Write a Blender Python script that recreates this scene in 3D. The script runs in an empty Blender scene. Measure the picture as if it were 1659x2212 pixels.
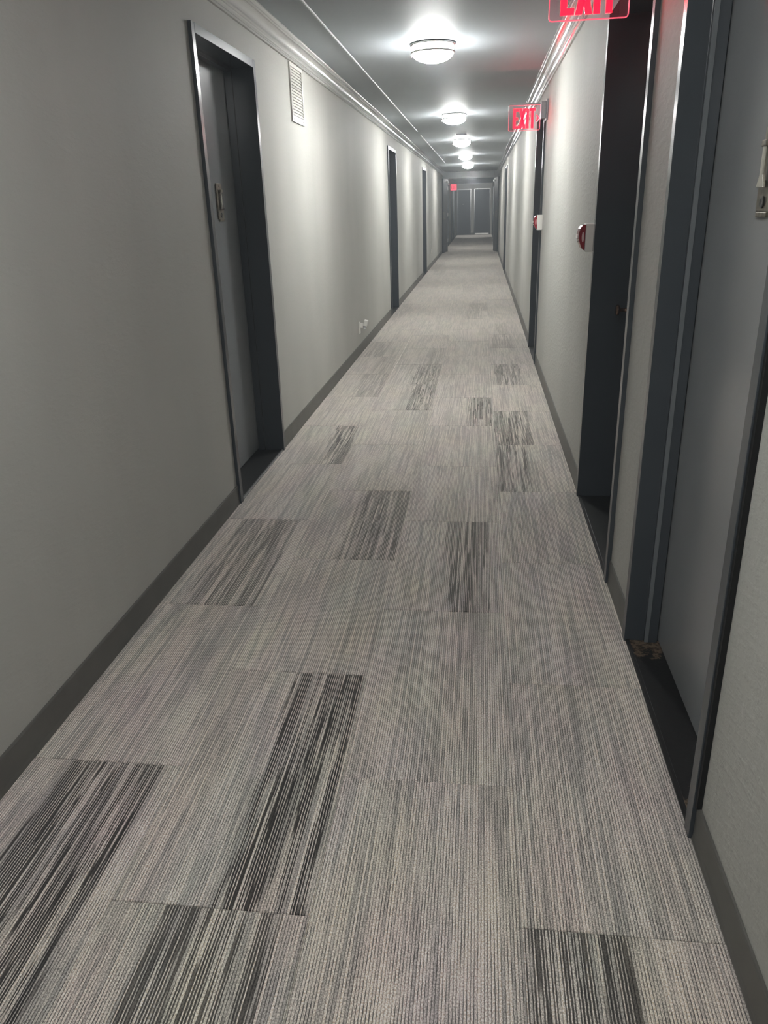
import bpy, bmesh, math, random
from mathutils import Vector, Matrix

# ------------------------------------------------------------------ camera
sc = bpy.context.scene
C = sc.collection
A, B = 1.249, 0.534          # distance from the camera axis to the left / right wall
H = 1.427                    # eye height
CEIL = 2.438
W_PX, H_PX = 1659, 2212
F_PX = 1648.96
PITCH, YAW, ROLL = -0.379028, -0.130010, -0.031859
cp, sp, cy, sy = math.cos(PITCH), math.sin(PITCH), math.cos(YAW), math.sin(YAW)
fwd = Vector((sy * cp, cy * cp, sp))
rt = Vector((cy, -sy, 0))
up = rt.cross(fwd)
c, s = math.cos(ROLL), math.sin(ROLL)
rt, up = c * rt + s * up, -s * rt + c * up
cam_d = bpy.data.cameras.new('camera')
cam = bpy.data.objects.new('camera', cam_d)
C.objects.link(cam)
cam.matrix_world = Matrix(((rt.x, up.x, -fwd.x, 0), (rt.y, up.y, -fwd.y, 0), (rt.z, up.z, -fwd.z, H), (0, 0, 0, 1)))
cam_d.sensor_fit = 'HORIZONTAL'
cam_d.sensor_width = 36.0
cam_d.lens = 36.0 * F_PX / W_PX
cam_d.clip_start = 0.02
cam_d.clip_end = 200
sc.camera = cam

# ------------------------------------------------------------------ light and exposure
LAMP = 180.0                 # strength of the corridor lamps' glass
LAMP_COL = (0.985, 1.0, 0.985)
LAMP_Y = (5.905, 10.20, 14.05, 18.05, 22.25)
LAMP_BEHIND = (0.9, -4.0, 29.1)
SPOT_W = 800.0              # unseen spotlight, added to brighten the end doors from behind the header
DIM = 0.52                   # strength share of the fill lamp added over the viewer's head
world = bpy.data.worlds.new('world')
sc.world = world
world.use_nodes = True
world.node_tree.nodes['Background'].inputs[0].default_value = (0, 0, 0, 1)
world.node_tree.nodes['Background'].inputs[1].default_value = 0.0
# thin even scatter added in place of lens glare, milking the far end
GLARE_HAZE = 0.0075
vsn = world.node_tree.nodes.new('ShaderNodeVolumeScatter')
vsn.inputs['Color'].default_value = (.86, .94, 1.0, 1)
vsn.inputs['Density'].default_value = GLARE_HAZE
vsn.inputs['Anisotropy'].default_value = 0.0
world.node_tree.links.new(vsn.outputs[0], world.node_tree.nodes['World Output'].inputs['Volume'])
world.cycles.homogeneous_volume = True
sc.cycles.max_bounces = 7
sc.cycles.diffuse_bounces = 4
sc.cycles.glossy_bounces = 3
sc.cycles.volume_bounces = 0
sc.cycles.adaptive_threshold = 0.03
sc.cycles.use_light_tree = False
vs = sc.view_settings
vs.view_transform = 'Standard'
vs.look = 'None'
vs.exposure = 0.50
vs.gamma = 1.0
vs.use_curve_mapping = False

# ------------------------------------------------------------------ materials
def mat(name):
    m = bpy.data.materials.new(name)
    m.use_nodes = True
    return m, m.node_tree, m.node_tree.nodes['Principled BSDF']

def N(nt, typ, **kw):
    n = nt.nodes.new(typ)
    for k, v in kw.items():
        if k == 'ins':
            for kk, vv in v.items():
                if hasattr(vv, 'is_linked'):
                    nt.links.new(vv, n.inputs[kk])
                else:
                    n.inputs[kk].default_value = vv
        else:
            setattr(n, k, v)
    return n

def mth(nt, op, a, b=None, cc=None, clamp=False):
    n = nt.nodes.new('ShaderNodeMath')
    n.operation = op
    n.use_clamp = clamp
    for i, v in enumerate((a, b, cc)):
        if v is None:
            continue
        if hasattr(v, 'is_linked'):
            nt.links.new(v, n.inputs[i])
        else:
            n.inputs[i].default_value = v
    return n.outputs[0]

def mixc(nt, fac, a, b, typ='MIX'):
    n = nt.nodes.new('ShaderNodeMix')
    n.data_type = 'RGBA'
    n.blend_type = typ
    for idx, v in ((0, fac), (6, a), (7, b)):
        if hasattr(v, 'is_linked'):
            nt.links.new(v, n.inputs[idx])
        elif idx == 0:
            n.inputs[0].default_value = v
        else:
            n.inputs[idx].default_value = (*v, 1)
    return n.outputs[2]

def ramp(nt, v, lo, hi):
    n = nt.nodes.new('ShaderNodeMapRange')
    n.interpolation_type = 'SMOOTHSTEP'
    nt.links.new(v, n.inputs[0])
    n.inputs[1].default_value = lo
    n.inputs[2].default_value = hi
    return n.outputs[0]

def noise(nt, vec, scale, detail=2.0, rough=0.5, w=None):
    n = nt.nodes.new('ShaderNodeTexNoise')
    n.inputs['Scale'].default_value = scale
    n.inputs['Detail'].default_value = detail
    n.inputs['Roughness'].default_value = rough
    nt.links.new(vec, n.inputs['Vector'])
    return n.outputs['Fac']

def objco(nt):
    return nt.nodes.new('ShaderNodeTexCoord').outputs['Object']

def scaled(nt, vec, sx, sy_, sz):
    n = nt.nodes.new('ShaderNodeVectorMath')
    n.operation = 'MULTIPLY'
    nt.links.new(vec, n.inputs[0])
    n.inputs[1].default_value = (sx, sy_, sz)
    return n.outputs[0]

def bump(nt, bsdf, h, strength, dist):
    n = nt.nodes.new('ShaderNodeBump')
    n.inputs['Strength'].default_value = strength
    n.inputs['Distance'].default_value = dist
    nt.links.new(h, n.inputs['Height'])
    nt.links.new(n.outputs[0], bsdf.inputs['Normal'])

def simple(name, col, rough=0.5, metal=0.0, var=0.06, vscale=9.0, bscale=None, bstr=0.2, bdist=0.001, spec=0.5):
    m, nt, b = mat(name)
    co = objco(nt)
    nz = noise(nt, co, vscale, 4.0)
    dark = tuple(x * (1 - var) for x in col)
    lite = tuple(min(1, x * (1 + var)) for x in col)
    nt.links.new(mixc(nt, ramp(nt, nz, 0.3, 0.7), dark, lite), b.inputs['Base Color'])
    b.inputs['Roughness'].default_value = rough
    b.inputs['Metallic'].default_value = metal
    b.inputs['Specular IOR Level'].default_value = spec
    if bscale:
        bump(nt, b, noise(nt, co, bscale, 3.0), bstr, bdist)
    return m

def emit(name, col, strength):
    m, nt, b = mat(name)
    b.inputs['Base Color'].default_value = (*[min(1, x * .8) for x in col], 1)
    b.inputs['Roughness'].default_value = 0.3
    b.inputs['Emission Color'].default_value = (*col, 1)
    b.inputs['Emission Strength'].default_value = strength
    return m

def wall_material(name, relief):
    m, nt, b = mat(name)
    co = objco(nt)
    big = noise(nt, scaled(nt, co, 1, 1, .35), 1.6, 3.0)
    nt.links.new(mixc(nt, ramp(nt, big, .3, .7), (.375, .372, .346), (.415, .412, .384)), b.inputs['Base Color'])
    b.inputs['Roughness'].default_value = 0.65
    b.inputs['Specular IOR Level'].default_value = 0.22
    # skip-trowel relief: short diagonal ridges over a fine orange peel
    mp = nt.nodes.new('ShaderNodeMapping')
    mp.inputs['Rotation'].default_value = (math.radians(35), 0, 0)
    mp.inputs['Scale'].default_value = (1, 1, 2.6)
    nt.links.new(co, mp.inputs['Vector'])
    r1 = noise(nt, mp.outputs[0], 22, 3.0, .55)
    r2 = noise(nt, co, 130, 2.0)
    h = mth(nt, 'ADD', mth(nt, 'MULTIPLY', ramp(nt, r1, .42, .68), .7), mth(nt, 'MULTIPLY', r2, .35))
    bump(nt, b, h, relief, .0030)
    return m

def ceiling_material():
    m, nt, b = mat('ceiling_paint')
    co = objco(nt)
    big = noise(nt, co, .9, 3.0)
    nt.links.new(mixc(nt, ramp(nt, big, .3, .7), (.415, .452, .478), (.445, .482, .508)), b.inputs['Base Color'])
    b.inputs['Roughness'].default_value = 0.6
    b.inputs['Specular IOR Level'].default_value = 0.12
    bump(nt, b, noise(nt, co, 14, 3.0), .25, .003)
    return m

def crown_material():
    m, nt, b = mat('crown_enamel')
    co = objco(nt)
    nt.links.new(mixc(nt, noise(nt, co, 3, 3.0), (.50, .495, .475), (.56, .555, .54)), b.inputs['Base Color'])
    b.inputs['Roughness'].default_value = 0.13
    b.inputs['Coat Weight'].default_value = 0.7
    b.inputs['Coat Roughness'].default_value = 0.03
    bump(nt, b, noise(nt, scaled(nt, co, 1, .30, 1), 22, 2.0), .13, .003)
    return m

def door_material():
    m, nt, b = mat('slate_enamel')
    co = objco(nt)
    st = noise(nt, scaled(nt, co, 1, 1, .05), 60, 3.0)
    nt.links.new(mixc(nt, noise(nt, co, 2.5, 3.0), (.185, .195, .202), (.215, .225, .232)), b.inputs['Base Color'])
    nt.links.new(mth(nt, 'ADD', .15, mth(nt, 'MULTIPLY', st, .12)), b.inputs['Roughness'])
    bump(nt, b, st, .035, .0010)
    return m

def frame_material():
    m, nt, b = mat('slate_frame_enamel')
    co = objco(nt)
    nt.links.new(mixc(nt, noise(nt, co, 4, 3.0), (.040, .047, .055), (.048, .055, .063)), b.inputs['Base Color'])
    b.inputs['Roughness'].default_value = 0.22
    bump(nt, b, noise(nt, co, 45, 3.0), .12, .001)
    return m

def carpet_material():
    m, nt, b = mat('ribbed_carpet')
    co = objco(nt)
    sep = nt.nodes.new('ShaderNodeSeparateXYZ')
    nt.links.new(co, sep.inputs[0])
    x, y = sep.outputs[0], sep.outputs[1]
    rnd = nt.nodes.new('ShaderNodeObjectInfo').outputs['Random']
    def attr(nm):
        n = nt.nodes.new('ShaderNodeAttribute')
        n.attribute_type = 'OBJECT'
        n.attribute_name = nm
        return n.outputs['Fac']
    dark, d0, d1 = attr('dark'), attr('dark_from'), attr('dark_to')
    seed = mth(nt, 'MULTIPLY', rnd, 173.0)
    wob = mth(nt, 'MULTIPLY', mth(nt, 'SUBTRACT', noise(nt, co, 55, 2.0), .5), .0022)
    xw = mth(nt, 'ADD', x, wob)
    rr = mth(nt, 'DIVIDE', xw, .0068)
    idx = mth(nt, 'FLOOR', rr)
    fr = mth(nt, 'FRACT', rr)
    def ribnoise(kx, ky, off, detail=2.0):
        v = nt.nodes.new('ShaderNodeCombineXYZ')
        nt.links.new(mth(nt, 'ADD', mth(nt, 'MULTIPLY', idx, kx), off), v.inputs[0])
        nt.links.new(mth(nt, 'MULTIPLY', y, ky), v.inputs[1])
        nt.links.new(seed, v.inputs[2])
        return noise(nt, v.outputs[0], 1.0, detail)
    slow = ribnoise(.085, 1.7, 3.0, 3.0)           # wide drifting bands
    fine = ribnoise(3.71, 2.2, 40.0)               # rib by rib
    f2 = ribnoise(5.13, 1.8, 80.0)
    mid = mth(nt, 'ADD', mth(nt, 'MULTIPLY', slow, .32), mth(nt, 'MULTIPLY', fine, .68))
    col = mixc(nt, ramp(nt, mid, .36, .62), (.335, .310, .288), (.63, .568, .505))
    # faint hue drift: rose, green, violet
    hv = nt.nodes.new('ShaderNodeCombineXYZ')
    nt.links.new(mth(nt, 'MULTIPLY', x, 6.0), hv.inputs[0])
    nt.links.new(mth(nt, 'MULTIPLY', y, 2.2), hv.inputs[1])
    nt.links.new(seed, hv.inputs[2])
    hn = nt.nodes.new('ShaderNodeTexNoise')
    hn.inputs['Scale'].default_value = 1.0
    nt.links.new(hv.outputs[0], hn.inputs['Vector'])
    tint = mixc(nt, .55, (.5, .5, .5), hn.outputs['Color'])
    col = mixc(nt, .15, col, tint, 'OVERLAY')
    # loop speckle
    sv = noise(nt, scaled(nt, co, 1, .6, 1), 420, 2.0)
    col = mixc(nt, .75, col, mixc(nt, ramp(nt, sv, .33, .67), (.22, .22, .22), (.80, .80, .80)), 'OVERLAY')
    # groove between the ribs
    tri = mth(nt, 'ABSOLUTE', mth(nt, 'SUBTRACT', fr, .5))          # .5 in the groove, 0 on the crest
    gr = ramp(nt, tri, .25, .45)
    gvar = ramp(nt, ribnoise(2.3, 16.0, 200.0), .30, .62)
    col = mixc(nt, mth(nt, 'MULTIPLY', gr, mth(nt, 'ADD', .34, mth(nt, 'MULTIPLY', gvar, .60))), col, (.03, .03, .032))
    # dark yarn streaks on some planks
    inside = mth(nt, 'MULTIPLY', ramp(nt, mth(nt, 'SUBTRACT', mth(nt, 'ADD', x, mth(nt, 'MULTIPLY', mth(nt, 'SUBTRACT', fine, .5), .10)), d0), 0, .012),
                 ramp(nt, mth(nt, 'SUBTRACT', d1, x), 0, .006))
    clus = ribnoise(.5, 1.0, 120.0)
    sk = mth(nt, 'ADD', mth(nt, 'MULTIPLY', clus, .5), mth(nt, 'MULTIPLY', f2, .5))
    skm = ramp(nt, sk, .462, .50)
    loops = mth(nt, 'MAXIMUM', ramp(nt, tri, .11, .20), ramp(nt, ribnoise(1.9, 2.4, 300.0), .56, .60))     # light loops stay on the crests except in the densest streaks
    dk = mth(nt, 'MULTIPLY', mth(nt, 'MULTIPLY', inside, dark), mth(nt, 'MULTIPLY', skm, loops), clamp=True)
    col = mixc(nt, mth(nt, 'MULTIPLY', dk, .93), col, (.010, .010, .011))
    nt.links.new(col, b.inputs['Base Color'])
    b.inputs['Roughness'].default_value = 0.95
    b.inputs['Specular IOR Level'].default_value = 0.1
    b.inputs['Sheen Weight'].default_value = 1.0
    b.inputs['Sheen Roughness'].default_value = 0.35
    b.inputs['Sheen Tint'].default_value = (.95, .90, .84, 1)
    h = mth(nt, 'ADD', mth(nt, 'SUBTRACT', 1.0, mth(nt, 'MULTIPLY', tri, 1.6)), mth(nt, 'MULTIPLY', sv, .5))
    bump(nt, b, h, .55, .0022)
    return m

def saddle_material():
    m, nt, b = mat('blackened_saddle')
    co = objco(nt)
    sep = nt.nodes.new('ShaderNodeSeparateXYZ')
    nt.links.new(co, sep.inputs[0])
    # rust and grit in both ends of the recess
    ends = mth(nt, 'ABSOLUTE', sep.outputs[1])
    nz = noise(nt, co, 34, 5.0, .65)
    msk = ramp(nt, mth(nt, 'ADD', ends, mth(nt, 'MULTIPLY', mth(nt, 'SUBTRACT', nz, .5), .40)), .335, .36)
    col = mixc(nt, msk, (.010, .010, .010), mixc(nt, ramp(nt, noise(nt, co, 90, 3.0), .35, .6), (.03, .02, .014), (.13, .095, .065)))
    nt.links.new(col, b.inputs['Base Color'])
    b.inputs['Roughness'].default_value = 0.5
    b.inputs['Specular IOR Level'].default_value = 0.15
    bump(nt, b, nz, .4, .004)
    return m

def acrylic_material():
    m = bpy.data.materials.new('edge_lit_acrylic')
    m.use_nodes = True
    nt = m.node_tree
    nt.nodes.clear()
    out = nt.nodes.new('ShaderNodeOutputMaterial')
    tr = nt.nodes.new('ShaderNodeBsdfTransparent')
    tr.inputs[0].default_value = (.95, .87, .88, 1)
    gl = nt.nodes.new('ShaderNodeBsdfGlossy')
    gl.inputs['Roughness'].default_value = .03
    em = nt.nodes.new('ShaderNodeEmission')
    em.inputs[0].default_value = (1, .12, .2, 1)
    em.inputs[1].default_value = .022
    fr = nt.nodes.new('ShaderNodeFresnel')
    fr.inputs[0].default_value = 1.45
    mx = nt.nodes.new('ShaderNodeMixShader')
    ad = nt.nodes.new('ShaderNodeAddShader')
    nt.links.new(fr.outputs[0], mx.inputs[0])
    nt.links.new(tr.outputs[0], mx.inputs[1])
    nt.links.new(gl.outputs[0], mx.inputs[2])
    nt.links.new(mx.outputs[0], ad.inputs[0])
    nt.links.new(em.outputs[0], ad.inputs[1])
    nt.links.new(ad.outputs[0], out.inputs[0])
    return m

M = {
    'wall': wall_material('painted_plaster', .14), 'wall_trowelled': wall_material('trowelled_plaster', .42), 'ceiling': ceiling_material(), 'crown': crown_material(),
    'door': door_material(), 'frame': frame_material(), 'carpet': carpet_material(), 'saddle': saddle_material(),
    'base': simple('vinyl_base', (.088, .086, .078), .45, var=.08),
    'white': simple('white_plastic', (.72, .71, .67), .35, var=.03),
    'white_metal': simple('white_enamel_metal', (.66, .65, .60), .3, var=.04),
    'louver': simple('louver_enamel', (.52, .51, .47), .4, var=.04),
    'duct': simple('duct_grey', (.30, .30, .28), .8),
    'nickel': simple('brushed_nickel', (.55, .54, .52), .28, 1.0, var=.08, vscale=60),
    'old_brass': simple('aged_brass', (.15, .135, .105), .42, .7, var=.25, vscale=70),
    'bright_metal': simple('worn_bright_metal', (.62, .60, .54), .25, .9, var=.1, vscale=50),
    'bronze': simple('dark_bronze', (.23, .14, .10), .22, 1.0, var=.1),
    'black': simple('black_plastic', (.012, .012, .012), .4),
    'black_enamel': simple('black_enamel', (.012, .012, .012), .45, spec=.2),
    'frame_matte': simple('slate_matte', (.040, .045, .055), .5, spec=.3),
    'stop': simple('slate_stop', (.125, .135, .145), .4),
    'strip': simple('saddle_edge_metal', (.20, .20, .20), .35, .7),
    'alu': simple('pale_aluminium', (.80, .79, .76), .3, .3),
    'red': simple('red_plastic', (.23, .012, .02), .22, var=.05),
    'red_pale': simple('pale_red_print', (.55, .33, .34), .4, var=.05),
    'grey_box': simple('grey_housing', (.20, .20, .21), .4),
    'ceil_box': simple('ceiling_paint_box', (.40, .41, .43), .3),
    'glass': emit('lit_opal_glass', LAMP_COL, LAMP), 'glass_band': emit('lit_opal_band', LAMP_COL, LAMP * .25), 'glass_dim': emit('dim_opal_glass', LAMP_COL, LAMP * DIM), 'band_dim': emit('dim_opal_band', LAMP_COL, LAMP * DIM * .25),
    'letter': emit('lit_red_letter', (1.0, .0008, .006), 8.0),
    'red_edge': emit('lit_red_edge', (1.0, .10, .16), .75),
    'red_face': emit('lit_red_face', (1.0, .07, .13), 1.0),
    'dark_red': simple('dark_red_print', (.12, .01, .015), .4),
    'acrylic': acrylic_material(),
    'bead': simple('clear_bead', (.95, .95, .95), .08, var=.01),
}

# ------------------------------------------------------------------ mesh helpers
def obj(name, bm, m, parent=None, smooth=False, bevel=0.0, **props):
    bmesh.ops.recalc_face_normals(bm, faces=bm.faces[:])
    me = bpy.data.meshes.new(name)
    bm.to_mesh(me)
    bm.free()
    me.materials.append(M[m] if isinstance(m, str) else m)
    if smooth:
        for p in me.polygons:
            p.use_smooth = True
    o = bpy.data.objects.new(name, me)
    C.objects.link(o)
    if parent:
        o.parent = parent
    if bevel:
        bv = o.modifiers.new('bevel', 'BEVEL')
        bv.width = bevel
        bv.segments = 2
        bv.limit_method = 'ANGLE'
        bv.angle_limit = math.radians(40)
    for k, v in props.items():
        o[k] = v
    return o

def empty(name, loc=(0, 0, 0), **props):
    o = bpy.data.objects.new(name, None)
    C.objects.link(o)
    o.location = loc
    o.empty_display_size = .05
    for k, v in props.items():
        o[k] = v
    return o

def box(bm, x0, x1, y0, y1, z0, z1):
    x0, x1 = sorted((x0, x1)); y0, y1 = sorted((y0, y1)); z0, z1 = sorted((z0, z1))
    v = [bm.verts.new(p) for p in ((x0, y0, z0), (x1, y0, z0), (x1, y1, z0), (x0, y1, z0),
                                   (x0, y0, z1), (x1, y0, z1), (x1, y1, z1), (x0, y1, z1))]
    for f in ((0, 3, 2, 1), (4, 5, 6, 7), (0, 1, 5, 4), (1, 2, 6, 5), (2, 3, 7, 6), (3, 0, 4, 7)):
        bm.faces.new([v[i] for i in f])
    return bm

def newbox(*a):
    return box(bmesh.new(), *a)

def prism(bm, pts, axis, a0, a1):
    """closed outline pts (2-D) swept along axis: 'x': pts are (y,z); 'y': (x,z); 'z': (x,y)"""
    def mk(p, a):
        return {'x': (a, p[0], p[1]), 'y': (p[0], a, p[1]), 'z': (p[0], p[1], a)}[axis]
    v0 = [bm.verts.new(mk(p, a0)) for p in pts]
    v1 = [bm.verts.new(mk(p, a1)) for p in pts]
    n = len(pts)
    for i in range(n):
        bm.faces.new((v0[i], v0[(i + 1) % n], v1[(i + 1) % n], v1[i]))
    bm.faces.new(v0[::-1])
    bm.faces.new(v1)
    return bm

def lathe(bm, prof, seg=32, axis='z', centre=(0, 0, 0)):
    """prof: (radius, height) list; closed with caps when radius is 0"""
    rings = []
    for r, h in prof:
        ring = []
        if r < 1e-6:
            p = (0, 0, h)
            ring = [p]
        else:
            ring = [(r * math.cos(2 * math.pi * i / seg), r * math.sin(2 * math.pi * i / seg), h) for i in range(seg)]
        vv = []
        for p in ring:
            if axis == 'x':
                p = (p[2], p[0], p[1])
            elif axis == 'y':
                p = (p[0], p[2], p[1])
            vv.append(bm.verts.new((p[0] + centre[0], p[1] + centre[1], p[2] + centre[2])))
        rings.append(vv)
    for a, b_ in zip(rings, rings[1:]):
        if len(a) == 1 and len(b_) == 1:
            continue
        for i in range(seg):
            j = (i + 1) % seg
            if len(a) == 1:
                bm.faces.new((a[0], b_[i], b_[j]))
            elif len(b_) == 1:
                bm.faces.new((a[i], a[j], b_[0]))
            else:
                bm.faces.new((a[i], a[j], b_[j], b_[i]))
    if len(rings[0]) > 1 and len(rings[-1]) > 1:
        bm.faces.new(rings[0][::-1])
        bm.faces.new(rings[-1])
    return bm

def X(side, d):
    """x of a point d metres behind the face of the left / right wall (negative d = into the corridor)"""
    return -A - d if side == 'left' else B + d

# ------------------------------------------------------------------ room shell
Y0, Y1 = -8.0, 42.0
FRAME_W = .04
# side, opening from, opening to, depth of the leaf face, depth of the rabbet step (or None)
DOORS = [
    ('left', 3.680, 4.585, .147, .104),
    ('left', 11.07, 11.98, .147, .104),
    ('left', 17.50, 18.42, .147, .104),
    ('right', 1.525, 2.385, .093, .047),
    ('right', 2.865, 3.815, .156, None),
    ('right', 7.44, 8.34, .156, None),
    ('right', 17.85, 18.80, .156, None),
    ('left', 28.30, 29.22, .10, None),
    ('left', 30.70, 31.62, .10, None),
    ('left', 33.60, 34.52, .10, None),
    ('left', 36.40, 37.32, .10, None),
    ('right', 38.00, 38.92, .10, None),
]
TOP = 2.148

def side_wall(side):
    bm = bmesh.new()
    y = Y0
    for _, a, b_, _, _ in sorted([d for d in DOORS if d[0] == side], key=lambda d: d[1]):
        box(bm, X(side, 0), X(side, .24), y, a - .028, -.05, CEIL)
        box(bm, X(side, 0), X(side, .24), a - .028, b_ + .028, TOP + .028, CEIL)
        y = b_ + .028
    box(bm, X(side, 0), X(side, .24), y, Y1, -.05, CEIL)
    return obj('wall_' + side, bm, 'wall' if side == 'left' else 'wall_trowelled', kind='structure')

side_wall('left')
side_wall('right')
wb = bmesh.new()
box(wb, -A - .24, B + .24, Y0 - .2, Y0, -.05, CEIL)
obj('wall_back', wb, 'wall', kind='structure')
# end wall with two door openings
ED = [(-1.205, -.575), (-.345, .395)]
wb = bmesh.new()
xs = [-A - .24, ED[0][0] - .028, ED[0][1] + .028, ED[1][0] - .028, ED[1][1] + .028, B + .24]
for i in (0, 2, 4):
    box(wb, xs[i], xs[i + 1], Y1, Y1 + .24, -.05, CEIL)
for i in (1, 3):
    box(wb, xs[i], xs[i + 1], Y1, Y1 + .24, TOP + .028, CEIL)
obj('wall_end', wb, 'wall', kind='structure')
obj('ceiling', newbox(-A - .24, B + .24, Y0 - .2, Y1 + .24, CEIL, CEIL + .15), 'ceiling', kind='structure')
floor = obj('floor', newbox(-A - .24, B + .24, Y0 - .2, Y1 + .24, -.15, -.011), 'carpet', kind='structure', dark=0.0, dark_from=0.0, dark_to=0.0)

# ------------------------------------------------------------------ carpet planks
random.seed(11)
COLS = [(-A + .004, -.8045), (-.8035, -.3475), (-.3465, .1085), (.1095, B - .004)]
SEAMS = [
    [-1.12, -.205, .71, 1.631, 2.546, 3.431, 4.321, 5.179, 6.07, 6.972, 7.863],
    [-1.56, -.645, .27, 1.187, 2.11, 2.992, 3.862, 4.729, 5.628, 6.53, 7.42],
    [-1.12, -.205, .71, 1.626, 2.555, 3.442, 4.294, 5.187, 6.031, 6.95],
    [-1.54, -.625, .29, 1.20, 2.101, 2.995, 3.876, 4.734, 5.595, 6.495, 7.403, 8.32, 9.23],
]
DARK = {  # (column, seam): strength, from x, to x
    (0, .71): (1.0, -1.13, -.85), (0, 1.631): (.12, -1.2, -.9), (0, 2.546): (.8, -1.16, -.86), (0, 4.321): (1.0, -.98, -.81),
    (0, 6.07): (.7, -1.05, -.81), (0, 6.972): (.6, -1.0, -.81),
    (1, .27): (.85, -.68, -.40), (1, 1.187): (1.0, -.58, -.355), (1, 2.992): (.85, -.62, -.352), (1, 5.628): (1.0, -.56, -.352), (1, 6.53): (.9, -.6, -.352),
    (1, 7.42): (.6, -.5, -.352),
    (2, 2.555): (.85, -.14, .06), (2, 5.187): (1.0, -.09, .10), (2, 1.626): (.10, -.2, .1), (2, 7.85): (.5, -.33, -.2),
    (3, .29): (.85, .109, .33), (3, 3.876): (.95, .109, .30), (3, 4.734): (.95, .109, .36), (3, 6.495): (.95, .13, .38), (3, 8.32): (.8, .12, .36),
}
meshes = {}
for ci, ((xa, xb), seams) in enumerate(zip(COLS, SEAMS)):
    ys = list(seams)
    while ys[-1] < Y1 - .05:
        ys.append(min(Y1 - .003, ys[-1] + .905))
    if ys[-1] - ys[-2] < .1:
        ys.pop(-2)
    for ya, yb in zip(ys, ys[1:]):
        key = (ci, round(yb - ya, 3))
        if key not in meshes:
            w, l = (xb - xa) / 2, (yb - ya) / 2 - .0008
            bm = bmesh.new()
            e = .0016
            lo = [bm.verts.new(p) for p in ((-w, -l, -.010), (w, -l, -.010), (w, l, -.010), (-w, l, -.010))]
            md = [bm.verts.new(p) for p in ((-w, -l, -e), (w, -l, -e), (w, l, -e), (-w, l, -e))]
            tp = [bm.verts.new(p) for p in ((-w + e, -l + e, 0), (w - e, -l + e, 0), (w - e, l - e, 0), (-w + e, l - e, 0))]
            for i in range(4):
                j = (i + 1) % 4
                bm.faces.new((lo[i], lo[j], md[j], md[i]))
                bm.faces.new((md[i], md[j], tp[j], tp[i]))
            bm.faces.new(tp)
            bm.faces.new(lo[::-1])
            o = obj('carpet_plank', bm, 'carpet', floor)
            meshes[key] = o
        else:
            o = meshes[key].copy()
            C.objects.link(o)
        cx, cyy = (xa + xb) / 2, (ya + yb) / 2
        o.location = (cx, cyy, random.uniform(-.0006, .0004))
        st = DARK.get((ci, round(ya, 3)))
        if st is None and ya > 7.3 and random.random() < .42:
            f0 = random.uniform(xa, xa + .2)
            st = (random.uniform(.35, .75), f0, f0 + random.uniform(.15, .28))
        if st is None:
            st = (0.0, 0.0, 0.0)
        o['dark'] = float(st[0])
        o['dark_from'] = float(st[1] - cx)
        o['dark_to'] = float(st[2] - cx)

# ------------------------------------------------------------------ baseboards
for side in ('left', 'right'):
    root = empty('baseboard_' + side, kind='structure')
    cuts = []
    y = Y0
    for _, a, b_, _, _ in sorted([d for d in DOORS if d[0] == side], key=lambda d: d[1]):
        cuts.append((y, a - FRAME_W - .001))
        y = b_ + FRAME_W + .001
    cuts.append((y, Y1 - .002))
    for a, b_ in cuts:
        bm = bmesh.new()
        pts = [(X(side, -.0005), -.008), (X(side, -.012), -.008), (X(side, -.0085), .010), (X(side, -.0075), .018), (X(side, -.0075), .096), (X(side, -.0055), .1005), (X(side, -.0005), .1005)]
        prism(bm, pts, 'y', a, b_)
        obj('base_strip', bm, 'base', root)
root = empty('baseboard_end', kind='structure')
obj('base_strip', newbox(ED[0][1] + .045, ED[1][0] - .045, Y1 - .008, Y1 - .0005, -.008, .10), 'base', root)

# ------------------------------------------------------------------ crown moulding
CROWN = [(0, .1125), (.013, .1125), (.0165, .1085), (.0165, .103), (.013, .0985), (.0135, .094), (.020, .090), (.0225, .085), (.0225, .079), (.026, .0745)]
for i in range(9):
    tt = i / 8
    ang = math.pi / 2 * tt
    CROWN.append((.029 + .034 * (1 - math.cos(ang)), .072 - .046 * math.sin(ang)))
CROWN += [(.066, .0245), (.069, .021), (.069, .015), (.073, .0125), (.078, .009), (.080, .005), (.080, 0), (0, 0)]
PORTAL = 27.0
for n, (side, joints) in enumerate((('left', (-7.98, .63, 5.51, 10.39, 15.2, 19.6, PORTAL - .002)), ('right', (-7.98, .25, 5.13, 10.0, 14.9, 20.4, PORTAL - .002))), 1):
    root = empty('trim_%d' % n, kind='structure')
    for k, (a, b_) in enumerate(zip(joints, joints[1:])):
        dz = (.0, -.002, .0015, -.001, .001, -.003)[k]
        pts = [(X(side, -u - .0003), CEIL - v + (dz if v > 0 else -.0003)) for u, v in CROWN]
        obj('crown_section', prism(bmesh.new(), pts, 'y', a + .0012, b_ - .0012), 'crown', root)

# surface raceway on the ceiling, two lengths with a gap
for k, (a, b_, lab) in enumerate(((-7.9, 12.2, 'long thin painted wire raceway on the ceiling above the near left door'),
                                  (12.85, 21.1, 'thin painted wire raceway on the ceiling past the gap, towards the far lamps'))):
    bm = bmesh.new()
    pts = [(-.942 + .009 * math.cos(t), CEIL - .0003 - .0085 * math.sin(t)) for t in [math.pi * i / 8 for i in range(9)]]
    prism(bm, pts, 'y', a, b_)
    obj('ceiling_raceway', bm, 'ceil_box', smooth=False, label=lab, category='raceway', group='wire raceway on the ceiling')

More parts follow.
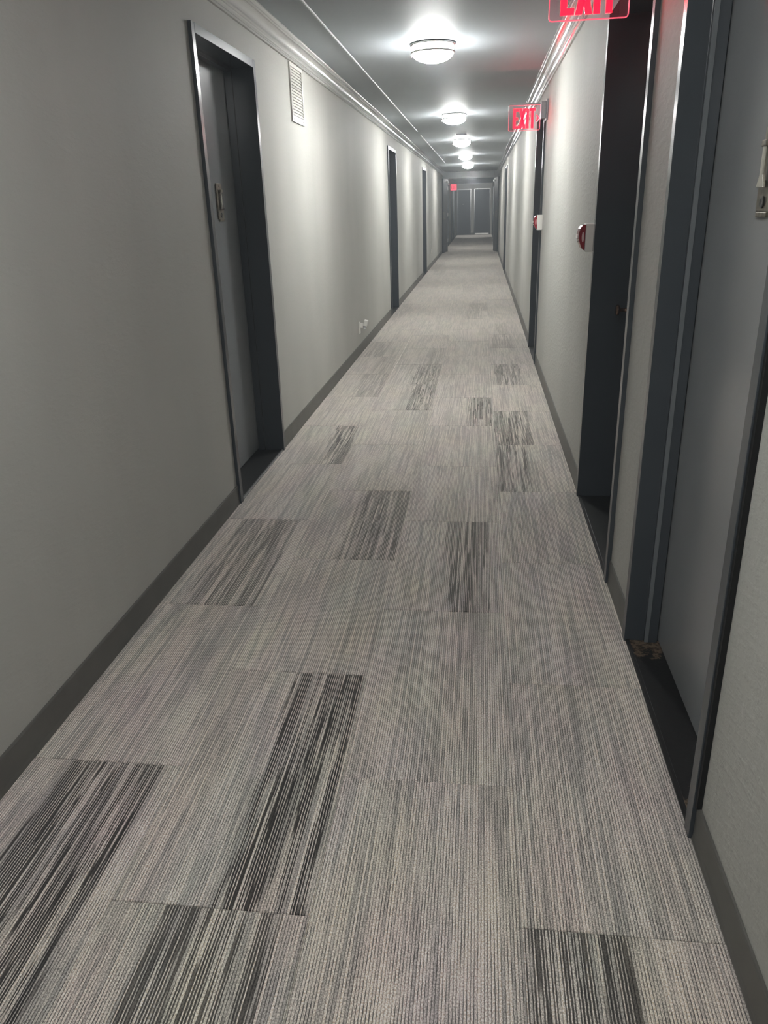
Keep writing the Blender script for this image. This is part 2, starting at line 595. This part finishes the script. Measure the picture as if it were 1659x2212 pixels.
# ------------------------------------------------------------------ doors
def jamb_profile(side, edge, sgn, leaf_d, step_d):
    """outline in (x, y); edge = y of the clear opening, sgn = +1 when the opening lies towards +y"""
    fp = -.017
    e = edge
    o = edge - sgn * FRAME_W
    pts = [(fp, o), (fp, e)]
    if step_d:
        pts += [(step_d, e), (step_d, e + sgn * .015), (leaf_d - .003, e + sgn * .015), (leaf_d - .003, e - sgn * .002)]
    else:
        pts += [(leaf_d - .004, e), (leaf_d - .004, e - sgn * .002)]
    pts += [(.232, e - sgn * .002), (.232, e - sgn * .026), (-.0003, e - sgn * .026), (-.0003, o)]
    return [(X(side, d), y) for d, y in pts]

def knocker(side, y, z, leaf_d, parent):
    """tall door knocker plate with a swinging bar, viewer hole at the foot and a name slot"""
    sg = 1 if side == 'left' else -1       # +1: away from the wall is +x
    x0 = X(side, leaf_d)
    k = obj('knocker', prism(bmesh.new(), [(y - .044, z - .088), (y + .044, z - .088), (y + .044, z + .080), (y + .036, z + .090), (y - .036, z + .090), (y - .044, z + .080)], 'x', x0 + sg * .0003, x0 + sg * .008), 'old_brass', parent, bevel=.002, label='aged brass knocker plate')
    obj('knocker_foot', newbox(x0 + sg * .0003, x0 + sg * .008, y - .030, y + .040, z - .100, z - .0885), 'old_brass', k, bevel=.0015)
    # the bar hangs from the hinge block and flares at its end
    bar = bmesh.new()
    prism(bar, [(y - .010, z + .048), (y + .010, z + .048), (y + .010, z - .012), (y + .024, z - .038), (y - .024, z - .038), (y - .010, z - .012)], 'x', x0 + sg * .0135, x0 + sg * .0205)
    obj('knocker_bar', bar, 'bright_metal', k, bevel=.002, label='worn bright knocker bar')
    obj('hinge_block', newbox(x0 + sg * .0078, x0 + sg * .0225, y - .016, y + .016, z + .044, z + .058), 'old_brass', k, bevel=.002)
    obj('strike_stud', lathe(bmesh.new(), [(0, .0078 * sg), (.006, .0078 * sg), (.006, .0128 * sg), (0, .0132 * sg)], 12, 'x', (x0, y, z - .030)), 'old_brass', k)
    obj('screw_hole', lathe(bmesh.new(), [(0, .0075 * sg), (.0048, .0075 * sg), (.0048, .0092 * sg), (0, .0092 * sg)], 12, 'x', (x0, y, z + .074)), 'black', k)
    obj('viewer', lathe(bmesh.new(), [(0, .0075 * sg), (.013, .0075 * sg), (.013, .0110 * sg), (.009, .0115 * sg), (0, .0100 * sg)], 16, 'x', (x0, y, z - .068)), 'black', k, label='black round door viewer')
    return k

def knob(side, y, z, leaf_d, parent, m='bronze'):
    sg = 1 if side == 'left' else -1
    prof = [(0, .0003), (.031, .0003), (.033, .004), (.030, .008), (.014, .010), (.0095, .014), (.0085, .040), (.012, .046), (.022, .050), (.0255, .056), (.0245, .062), (.016, .066), (0, .067)]
    return obj('knob', lathe(bmesh.new(), [(r, h * sg) for r, h in prof], 24, 'x', (X(side, leaf_d), y, z)), m, parent, smooth=True, label='round mushroom knob on a thin stem')

DESC = [
    'slate grey door recessed in the left wall before the vent, with tall knocker',
    'slate grey door in the left wall just past the plugged-in outlet',
    'slate grey door in the left wall nearest the dark fire doors',
    'large slate grey door at the right edge with a grimy black threshold',
    'recessed slate grey door under the large clipped exit sign',
    'slate grey door in the right wall under the smaller lit exit sign',
    'slate grey door in the right wall nearest the dark fire doors',
    'dark door in the left wall just beyond the folded fire door',
    'dark door in the left wall second beyond the folded fire door',
    'dark door in the left wall just past the far red exit sign',
    'dark door in the left wall beside the end wall',
    'dark door in the right wall beside the end wall',
]
for n, ((side, a, b_, ld, stp), desc) in enumerate(zip(DOORS, DESC), 1):
    root = empty('door_%d' % n, (X(side, 0), (a + b_) / 2, 0), kind='structure', label=desc)
    root_inv = Matrix.Translation(-root.location)
    kids = []
    ins = .0135 if stp else -.0005
    # leaf
    kids.append(obj('door_leaf', newbox(X(side, ld), X(side, ld + .044), a + .0005 if not stp else a + .003, b_ - .0005 if not stp else b_ - .003, .016, TOP - .001), 'door' if n in (1, 4) else 'frame', root, bevel=.0015))
    # frame: two jambs and a head
    fr = obj('door_frame', prism(bmesh.new(), jamb_profile(side, a, 1, ld, stp), 'z', -.009, TOP + FRAME_W), 'frame', root, bevel=.0012)
    kids.append(fr)
    f2 = obj('frame_jamb', prism(bmesh.new(), jamb_profile(side, b_, -1, ld, stp), 'z', -.009, TOP + FRAME_W), 'frame', root, bevel=.0012)
    fr.name = 'frame_jamb'
    kids.append(f2)
    hp = [(-.017, TOP + FRAME_W), (-.017, TOP)]
    if stp:
        hp += [(stp, TOP), (stp, TOP - .015), (ld - .003, TOP - .015), (ld - .003, TOP + .002)]
    else:
        hp += [(ld - .004, TOP), (ld - .004, TOP + .002)]
    hp += [(.232, TOP + .002), (.232, TOP + .026), (-.0003, TOP + .026), (-.0003, TOP + FRAME_W)]
    kids.append(obj('frame_head', prism(bmesh.new(), [(X(side, d), z) for d, z in hp], 'y', a + .0005, b_ - .0005), 'frame', root, bevel=.0012))
    # threshold in the recess
    th = obj('threshold', newbox(X(side, .0), X(side, .232), a + .001 - (a + b_) / 2, b_ - .001 - (a + b_) / 2, -.010, .006), 'saddle' if n == 4 else 'black_enamel', root, bevel=.002)
    th.location = (0, (a + b_) / 2, 0)
    kids.append(th)
    kids.append(obj('threshold_edge', prism(bmesh.new(), [(X(side, -.012), -.009), (X(side, -.012), .004), (X(side, -.008), .0085), (X(side, -.0002), .0085), (X(side, -.0002), -.009)], 'y', a + .001, b_ - .001), 'strip' if n == 1 else 'black_enamel', root))
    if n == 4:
        kids.append(obj('return_shade_strip', newbox(X(side, -.013), X(side, -.0005), a - FRAME_W - .0135, a - FRAME_W - .0005, .100, TOP + FRAME_W), 'black_enamel', root, label='black strip in place of the shade on the frame return'))  # black strip paints the shade on the near frame return
    if n == 4:
        for e, q in ((a, 1), (b_, -1)):
            kids.append(obj('door_stop', newbox(X(side, .0475), X(side, .0600), e + q * .0152, e + q * .0185, .008, TOP - .016), 'stop', root, label='lighter grey stop strip'))
    if n == 1:
        kids.append(knocker(side, 4.275, 1.484, ld, root))
    if n == 4:
        kids.append(knocker(side, 1.915, 1.482, ld, root))
    if n == 2:
        kids.append(knob(side, b_ - .10, .97, ld, root, 'bright_metal'))
    if n == 5:
        kids.append(knob(side, 3.735, .955, ld, root))
    if n in (3, 6, 7):
        kids.append(knob(side, b_ - .08, .96, ld, root))
    for k in kids:                      # meshes were made in world space
        k.location = Vector(k.location) - root.location

# end-wall doors
for n, ((xa, xb), desc) in enumerate(zip(ED, ('dark end wall door with a bright peephole, left of the pale pier', 'dark end wall door with a white sill, right of the pale pier')), 13):
    root = empty('door_%d' % n, kind='structure', label=desc)
    obj('door_leaf', newbox(xa + .0005, xb - .0005, Y1 + .05, Y1 + .094, .016, TOP - .001), 'frame_matte', root)
    for e, sg in ((xa, 1), (xb, -1)):
        obj('frame_jamb', prism(bmesh.new(), [(e - sg * FRAME_W, Y1 - .016), (e, Y1 - .016), (e, Y1 + .046), (e - sg * .026, Y1 + .046), (e - sg * .026, Y1 - .0003), (e - sg * FRAME_W, Y1 - .0003)], 'z', -.009, TOP + FRAME_W), 'frame', root)
    obj('frame_head', newbox(xa + .0005, xb - .0005, Y1 - .016, Y1 - .0003, TOP, TOP + FRAME_W), 'frame', root)
    obj('threshold', newbox(xa + .001, xb - .001, Y1 - .002, Y1 + .23, -.010, .006), 'saddle', root)
    if n == 13:
        obj('viewer', lathe(bmesh.new(), [(0, Y1 + .0495), (.016, Y1 + .0495), (.016, Y1 + .043), (0, Y1 + .041)], 16, 'y', ((xa + xb) / 2 - .05, 0, 1.47)), 'bright_metal', root)
    else:
        obj('door_sweep', newbox(xa + .02, xb - .02, Y1 + .034, Y1 + .0495, .018, .075), 'alu', root, label='white metal sweep along the door foot')

# ------------------------------------------------------------------ fire-door portal far down the corridor
root = empty('trim_3', (0, PORTAL, 0), kind='structure')
PL, PR, PT = -1.105, .395, 2.235
def prt(name, bm, m):
    o = obj(name, bm, m, root, bevel=.002)
    o.location = -root.location
    return o
prt('portal_jamb', newbox(-A, PL, PORTAL, PORTAL + .16, -.009, CEIL), 'frame')
prt('portal_jamb', newbox(PR, B, PORTAL, PORTAL + .16, -.009, CEIL), 'frame')
prt('portal_header', newbox(PL + .0005, PR - .0005, PORTAL, PORTAL + .16, PT, CEIL), 'frame')
prt('portal_casing', newbox(PL + .0005, PR - .0005, PORTAL - .015, PORTAL - .0005, PT, PT + .05), 'frame')
for n, (hx, fx, side, desc) in enumerate(((PL, -1.205, 'left', 'dark fire door leaf folded back against the left wall'), (PR, .495, 'right', 'dark fire door leaf folded back against the right wall')), 15):
    L = .86
    dx = fx - hx
    ang = math.atan2(dx, math.sqrt(L * L - dx * dx))       # from the hinge towards the camera and the wall
    root2 = empty('door_%d' % n, (hx, PORTAL - .045, 0), kind='structure', label=desc)
    root2.rotation_euler = (0, 0, ang)
    sg = 1 if side == 'left' else -1                        # room side of the leaf
    obj('door_leaf', newbox(-.0 * sg, -.044 * sg, -L, 0, .012, PT - .01), 'frame_matte', root2, bevel=.0015)
    h = bmesh.new()
    box(h, sg * .0, sg * .004, -L + .045, -L + .105, 1.02, 1.26)
    hp = obj('pull_plate', h, 'bright_metal', root2)
    h = bmesh.new()
    box(h, sg * .035, sg * .05, -L + .065, -L + .085, 1.05, 1.23)
    box(h, sg * .0045, sg * .0345, -L + .065, -L + .085, 1.05, 1.065)
    box(h, sg * .0045, sg * .0345, -L + .065, -L + .085, 1.215, 1.23)
    obj('pull_handle', h, 'bright_metal', hp)
    cl = obj('door_closer', newbox(sg * .0, sg * .05, -.30, -.06, PT - .13, PT - .07), 'nickel', root2, bevel=.004)
    for zz in (.30, 1.1, 1.9):
        obj('hinge', lathe(bmesh.new(), [(0, zz), (.011, zz), (.011, zz + .11), (0, zz + .11)], 12, 'z', (sg * .006, .012, 0)), 'nickel', root2)

# ------------------------------------------------------------------ ceiling lamps
def lamp(y, label, dim=False):
    t = empty('ceiling_lamp', (-.342 - max(0, y - 14) * .004, y, CEIL), label=label, category='ceiling lamp', group='flush ceiling lamps along the corridor')
    obj('pan', lathe(bmesh.new(), [(0, -.0004), (.128, -.0004), (.150, -.004), (.153, -.009), (.149, -.014), (.143, -.016), (0, -.016)], 48), 'nickel', t, smooth=True)
    obj('glass_band', lathe(bmesh.new(), [(0, -.0165), (.1385, -.0165), (.1395, -.030), (.1395, -.0495), (0, -.0495)], 40), 'band_dim' if dim else 'glass_band', t, smooth=True)
    prof = [(0, -.0500), (.1395, -.0500)]
    for i in range(1, 10):
        th = i / 9 * math.pi / 2
        prof.append((.1395 * math.cos(th) if i < 9 else 0, -.0520 - .063 * math.sin(th)))
    obj('glass_dome', lathe(bmesh.new(), prof, 40), 'glass_dim' if dim else 'glass', t, smooth=True)
    ring = lathe(bmesh.new(), [(.1405, -.050), (.148, -.048), (.1505, -.0515), (.1505, -.0575), (.147, -.0605), (.1395, -.0605), (.1385, -.0585)], 48)
    rg = obj('ring', ring, 'nickel', t, smooth=True)
    for k in range(3):
        a = math.radians(186 + 120 * k)
        obj('finial', lathe(bmesh.new(), [(0, -.0607), (.004, -.0607), (.004, -.066), (.0062, -.069), (.0068, -.074), (.005, -.079), (0, -.081)], 12, 'z', (.1475 * math.cos(a), .1475 * math.sin(a), 0)), 'nickel', rg, smooth=True)
    return t

for y, lab in zip(LAMP_Y, ('large glowing ceiling lamp showing its metal rings and finials', 'second glowing ceiling lamp from the near end', 'middle lamp of the five glowing on the ceiling, beyond the flat square box',
                           'fourth glowing ceiling lamp, last but one before the dark header', 'smallest glowing ceiling lamp, right in front of the dark header')):
    lamp(y, lab)
for y, lab in zip(LAMP_BEHIND, ('added dim ceiling lamp right above the viewer, filling the near end of the corridor', 'ceiling lamp farther behind the viewer, near the back wall', 'ceiling lamp hidden behind the dark header, before the end doors')):
    lamp(y, lab, dim=(y == 0.9))

# added spotlight, out of view behind the header, to light the end doors
t = empty('added_spotlight', (-.357, 30.6, CEIL), label='small added spotlight, unseen behind the dark header, aimed at the end doors', category='spotlight')
obj('base_plate', lathe(bmesh.new(), [(0, -.0003), (.05, -.0003), (.05, -.010), (0, -.010)], 24), 'nickel', t)
obj('can', lathe(bmesh.new(), [(.024, -.045), (.028, -.045), (.028, .045), (0, .045), (0, .041), (.024, .041)], 24, 'y', (0, .055, 0)), 'nickel', t).location = (0, 0, -.040)
sp_d = bpy.data.lights.new('spot', 'SPOT')
sp_d.energy = SPOT_W
sp_d.spot_size = math.radians(26)
sp_d.spot_blend = .6
sp_d.shadow_soft_size = .025
sp_d.color = LAMP_COL
spot = bpy.data.objects.new('spot', sp_d)
C.objects.link(spot)
spot.parent = t
spot.location = (0, .12, -.040)
spot.rotation_euler = (math.radians(90 - 7), 0, 0)

# flat box on the ceiling between the second and third lamps
t = empty('ceiling_box', (-.325, 13.0, CEIL), label='flat square painted box on the ceiling between second and third lamps', category='junction box')
obj('lid', newbox(-.085, .085, -.085, .085, -.026, -.018), 'ceil_box', t, bevel=.003)
obj('body', newbox(-.075, .075, -.075, .075, -.018, -.0003), 'ceil_box', t, bevel=.002)

# ------------------------------------------------------------------ exit signs
def strokes(ch, x, z, w, h, t):
    """outlines of one block letter in (x, z)"""
    if ch == 'E':
        return [[(x, z), (x + t, z), (x + t, z + h), (x, z + h)], [(x + t, z), (x + w, z), (x + w, z + t * .95), (x + t, z + t * .95)],
                [(x + t, z + h - t * .95), (x + w, z + h - t * .95), (x + w, z + h), (x + t, z + h)], [(x + t, z + h * .5 - t * .45), (x + w * .86, z + h * .5 - t * .45), (x + w * .86, z + h * .5 + t * .45), (x + t, z + h * .5 + t * .45)]]
    if ch == 'X':
        d = t * 1.08
        return [[(x, z), (x + d, z), (x + w, z + h), (x + w - d, z + h)], [(x + w - d, z), (x + w, z), (x + d, z + h), (x, z + h)]]
    if ch == 'I':
        return [[(x, z), (x + t, z), (x + t, z + h), (x, z + h)]]
    if ch == 'T':
        m_ = x + w / 2
        return [[(m_ - t / 2, z), (m_ + t / 2, z), (m_ + t / 2, z + h - t), (x + w, z + h - t), (x + w, z + h), (x, z + h), (x, z + h - t), (m_ - t / 2, z + h - t)]]

def exit_sign(y, zb, label):
    """edge-lit clear panel standing out from the right wall; x runs across the corridor"""
    xl, xr, ht = .212, .474, .192
    t = empty('exit_sign', (B, y, zb), label=label, category='exit sign', group='clear exit signs on the right wall')
    def P(name, bm, m, par=t, **k):
        o = obj(name, bm, m, par, **k)
        if par is t:
            o.location = -t.location
        return o
    r = .012
    def rounded(x0, x1, z0, z1, r):
        out = []
        for cx, cz, a0 in ((x1 - r, z1 - r, 0), (x0 + r, z1 - r, 90), (x0 + r, z0 + r, 180), (x1 - r, z0 + r, 270)):
            for i in range(5):
                a = math.radians(a0 + i * 22.5)
                out.append((cx + r * math.cos(a), cz + r * math.sin(a)))
        return out
    outl = rounded(xl, xr, zb, zb + ht, r)
    pn = P('panel', prism(bmesh.new(), outl, 'y', y, y + .006), 'acrylic')
    # glowing polished edge: a thin rim round the panel
    inn = rounded(xl + .0028, xr - .0028, zb + .0028, zb + ht - .0028, r - .0025)
    bm = bmesh.new()
    n = len(outl)
    rings = [[bm.verts.new((p[0], yy, p[1])) for p in o_] for o_, yy in ((outl, y - .0006), (outl, y + .0066), (inn, y + .0066), (inn, y - .0006))]
    for k in range(4):
        for i in range(n):
            bm.faces.new((rings[k][i], rings[k][(i + 1) % n], rings[(k + 1) % 4][(i + 1) % n], rings[(k + 1) % 4][i]))
    P('panel_rim', bm, 'red_edge', label='glowing pink panel edge')
    z0, hh, st = zb + .016, .150, .0210
    for ch, x, w in (('E', xl + .038, .045), ('X', xl + .086, .056), ('I', xl + .146, .021), ('T', xl + .171, .050)):
        bm = bmesh.new()
        for o_ in strokes(ch, x, z0, w, hh, st):
            prism(bm, o_, 'y', y - .0032, y - .0003)
        P('letter', bm, 'letter')
    bm = bmesh.new()
    cx, cz = xl + .226, z0 + .075
    prism(bm, [(cx, cz - .022), (cx + .008, cz - .024), (cx + .026, cz), (cx + .008, cz + .024), (cx, cz + .022), (cx + .014, cz)], 'y', y - .0032, y - .0003)
    P('arrow', bm, 'letter', label='red chevron pointing to the wall')
    P('screw', lathe(bmesh.new(), [(0, y - .003), (.004, y - .003), (.004, y - .0004), (0, y - .0004)], 10, 'y', (xl + .135, 0, zb + ht - .012)), 'black')
    P('corner_clip', newbox(xl - .004, xl + .004, y - .004, y + .010, zb + ht - .040, zb + ht - .004), 'nickel')
    P('rail', newbox(xl + .006, xr, y - .0015, y + .0075, zb + ht + .0002, zb + ht + .012), 'grey_box')
    hb = P('housing', newbox(xr + .0015, B - .016, y - .035, y + .045, zb + .085, zb + ht + .020), 'grey_box', bevel=.004)
    pl = P('wall_plate', newbox(B - .0155, B - .0003, y - .055, y + .065, zb + .070, zb + ht + .035), 'grey_box', bevel=.003)

exit_sign(3.04, 1.990, 'large clear exit sign with red letters, cut by the top edge of the view')
exit_sign(7.25, 1.995, 'clear exit sign with red letters and chevron halfway along the right wall')
t = empty('exit_sign', (-A, 33.0, 1.99), label='tiny solid red exit sign on the left wall beyond the fire doors', category='exit sign')
sx = -A + .018
obj('panel', newbox(.018, .250, -.012, .012, .0, .22), 'red_face', t, bevel=.004)
obj('wall_plate', newbox(.0005, .0175, -.03, .03, .03, .19), 'grey_box', t)
for ch, x, w in (('E', .045, .035), ('X', .088, .044), ('I', .140, .015), ('T', .162, .044)):
    bm = bmesh.new()
    for o_ in strokes(ch, x, .055, w, .115, .015):
        prism(bm, o_, 'y', -.0145, -.0123)
    obj('letter', bm, 'dark_red', t)

# ------------------------------------------------------------------ fire alarm pull stations on the right wall
def pull_station(y, label):
    t = empty('fire_alarm', (B, y, 1.205), label=label, category='fire alarm', group='red pull stations on the right wall')
    # local frame: -x into the corridor, y along the wall, z up
    obj('back_box', newbox(-.046, -.0003, 0, .090, 0, .124), 'white', t, bevel=.003, label='white surface back box')
    prof = [(-.0465, .004), (-.062, .018), (-.071, .040), (-.0765, .058), (-.0765, .086), (-.072, .104), (-.062, .117), (-.0465, .122)]
    cv = obj('cover', prism(bmesh.new(), prof, 'y', .003, .087), 'red', t, bevel=.003)
    # pale oval on the cheek, pull bar and lock stud
    bm = bmesh.new()
    ov = [(-.0575 + .0055 * math.cos(a), .066 + .023 * math.sin(a)) for a in [2 * math.pi * i / 20 for i in range(20)]]
    prism(bm, ov, 'y', .0016, .0027)
    obj('cheek_mark', bm, 'red_pale', cv, label='pale oval on the cheek')
    obj('pull_bar', newbox(-.083, -.0768, .018, .072, .060, .076), 'white', cv, bevel=.002, label='white pull bar')
    obj('lock_stud', lathe(bmesh.new(), [(0, -.0735), (.004, -.0735), (.004, -.080), (0, -.081)], 12, 'x', (0, .045, .046)), 'nickel', cv, smooth=True)

pull_station(3.905, 'red fire alarm pull station on a white box beside the recessed door')
pull_station(7.29, 'red fire alarm pull station below the smaller exit sign')

# ------------------------------------------------------------------ air vent on the left wall
t = empty('air_vent', (-A, 5.505, 1.975), label='white metal air vent with fine louvers under the left crown moulding', category='vent')
vw, vh = .365, .345
bm = bmesh.new()
for (ya, yb, za, zb) in ((0, .022, 0, vh), (vw - .022, vw, 0, vh), (.022, vw - .022, 0, .036), (.022, vw - .022, vh - .022, vh)):
    box(bm, .0003, .010, ya, yb, za, zb)
obj('frame', bm, 'white_metal', t)
obj('backing', newbox(.0003, .002, .0222, vw - .0222, .0362, vh - .0222), 'duct', t)
for k in range(16):
    z = .040 + k * .0177
    bm = bmesh.new()
    prism(bm, [(.0022, z + .0165), (.0034, z + .0175), (.0094, z + .0015), (.0082, z)], 'y', .0225, vw - .0225)
    obj('louver', bm, 'louver', t)
for yy in (.05, vw - .05):
    obj('screw', lathe(bmesh.new(), [(0, .0101), (.005, .0101), (.004, .0125), (0, .013)], 10, 'x', (0, yy, .017)), 'old_brass', t)

# ------------------------------------------------------------------ outlets and the plug-in
def outlet(y, z, label):
    t = empty('wall_outlet', (-A, y, z), label=label, category='outlet')
    obj('cover_plate', newbox(.0003, .006, -.037, .037, -.06, .06), 'white', t, bevel=.002)
    for zz in (.027, -.027):
        r = obj('receptacle', prism(bmesh.new(), [(-.016, zz - .010), (-.011, zz - .0145), (.011, zz - .0145), (.016, zz - .010), (.016, zz + .010), (.011, zz + .0145), (-.011, zz + .0145), (-.016, zz + .010)], 'x', .0061, .0085), 'white', t)
        for yy in (-.0065, .0065):
            obj('slot', newbox(.0086, .0089, yy - .001, yy + .001, zz - .003, zz + .006), 'black', r)
    obj('screw', lathe(bmesh.new(), [(0, .0061), (.003, .0061), (.003, .0072), (0, .0075)], 8, 'x', (0, 0, 0)), 'nickel', t)
outlet(8.05, .268, 'white wall outlet plate with a small device plugged in, low on the left wall')
outlet(20.35, .365, 'tiny white outlet plate low on the left wall near the fire doors')
t = empty('night_light', (-A + .0095, 8.05, .296), label='small white plug-in night light in the left wall outlet', category='night light')
obj('plug_body', newbox(0, .030, -.018, .018, -.026, .022), 'white', t, bevel=.004)
shade = bmesh.new()
prism(shade, [(-.020, -.010), (.020, -.010), (.026, .045), (.026, .052), (-.026, .052), (-.026, .045)], 'x', .0, .040)
sh = obj('shade', shade, 'white', t, bevel=.005)
sh.location = (.0345, 0, .004)
sh.rotation_euler = (0, math.radians(14), 0)
obj('collar', newbox(.0302, .058, -.014, .014, -.024, -.009), 'grey_box', t)
obj('lens', lathe(bmesh.new(), [(0, -.0245), (.008, -.0255), (.011, -.032), (.009, -.040), (0, -.044)], 14, 'z', (.046, 0, 0)), 'bead', t, smooth=True)
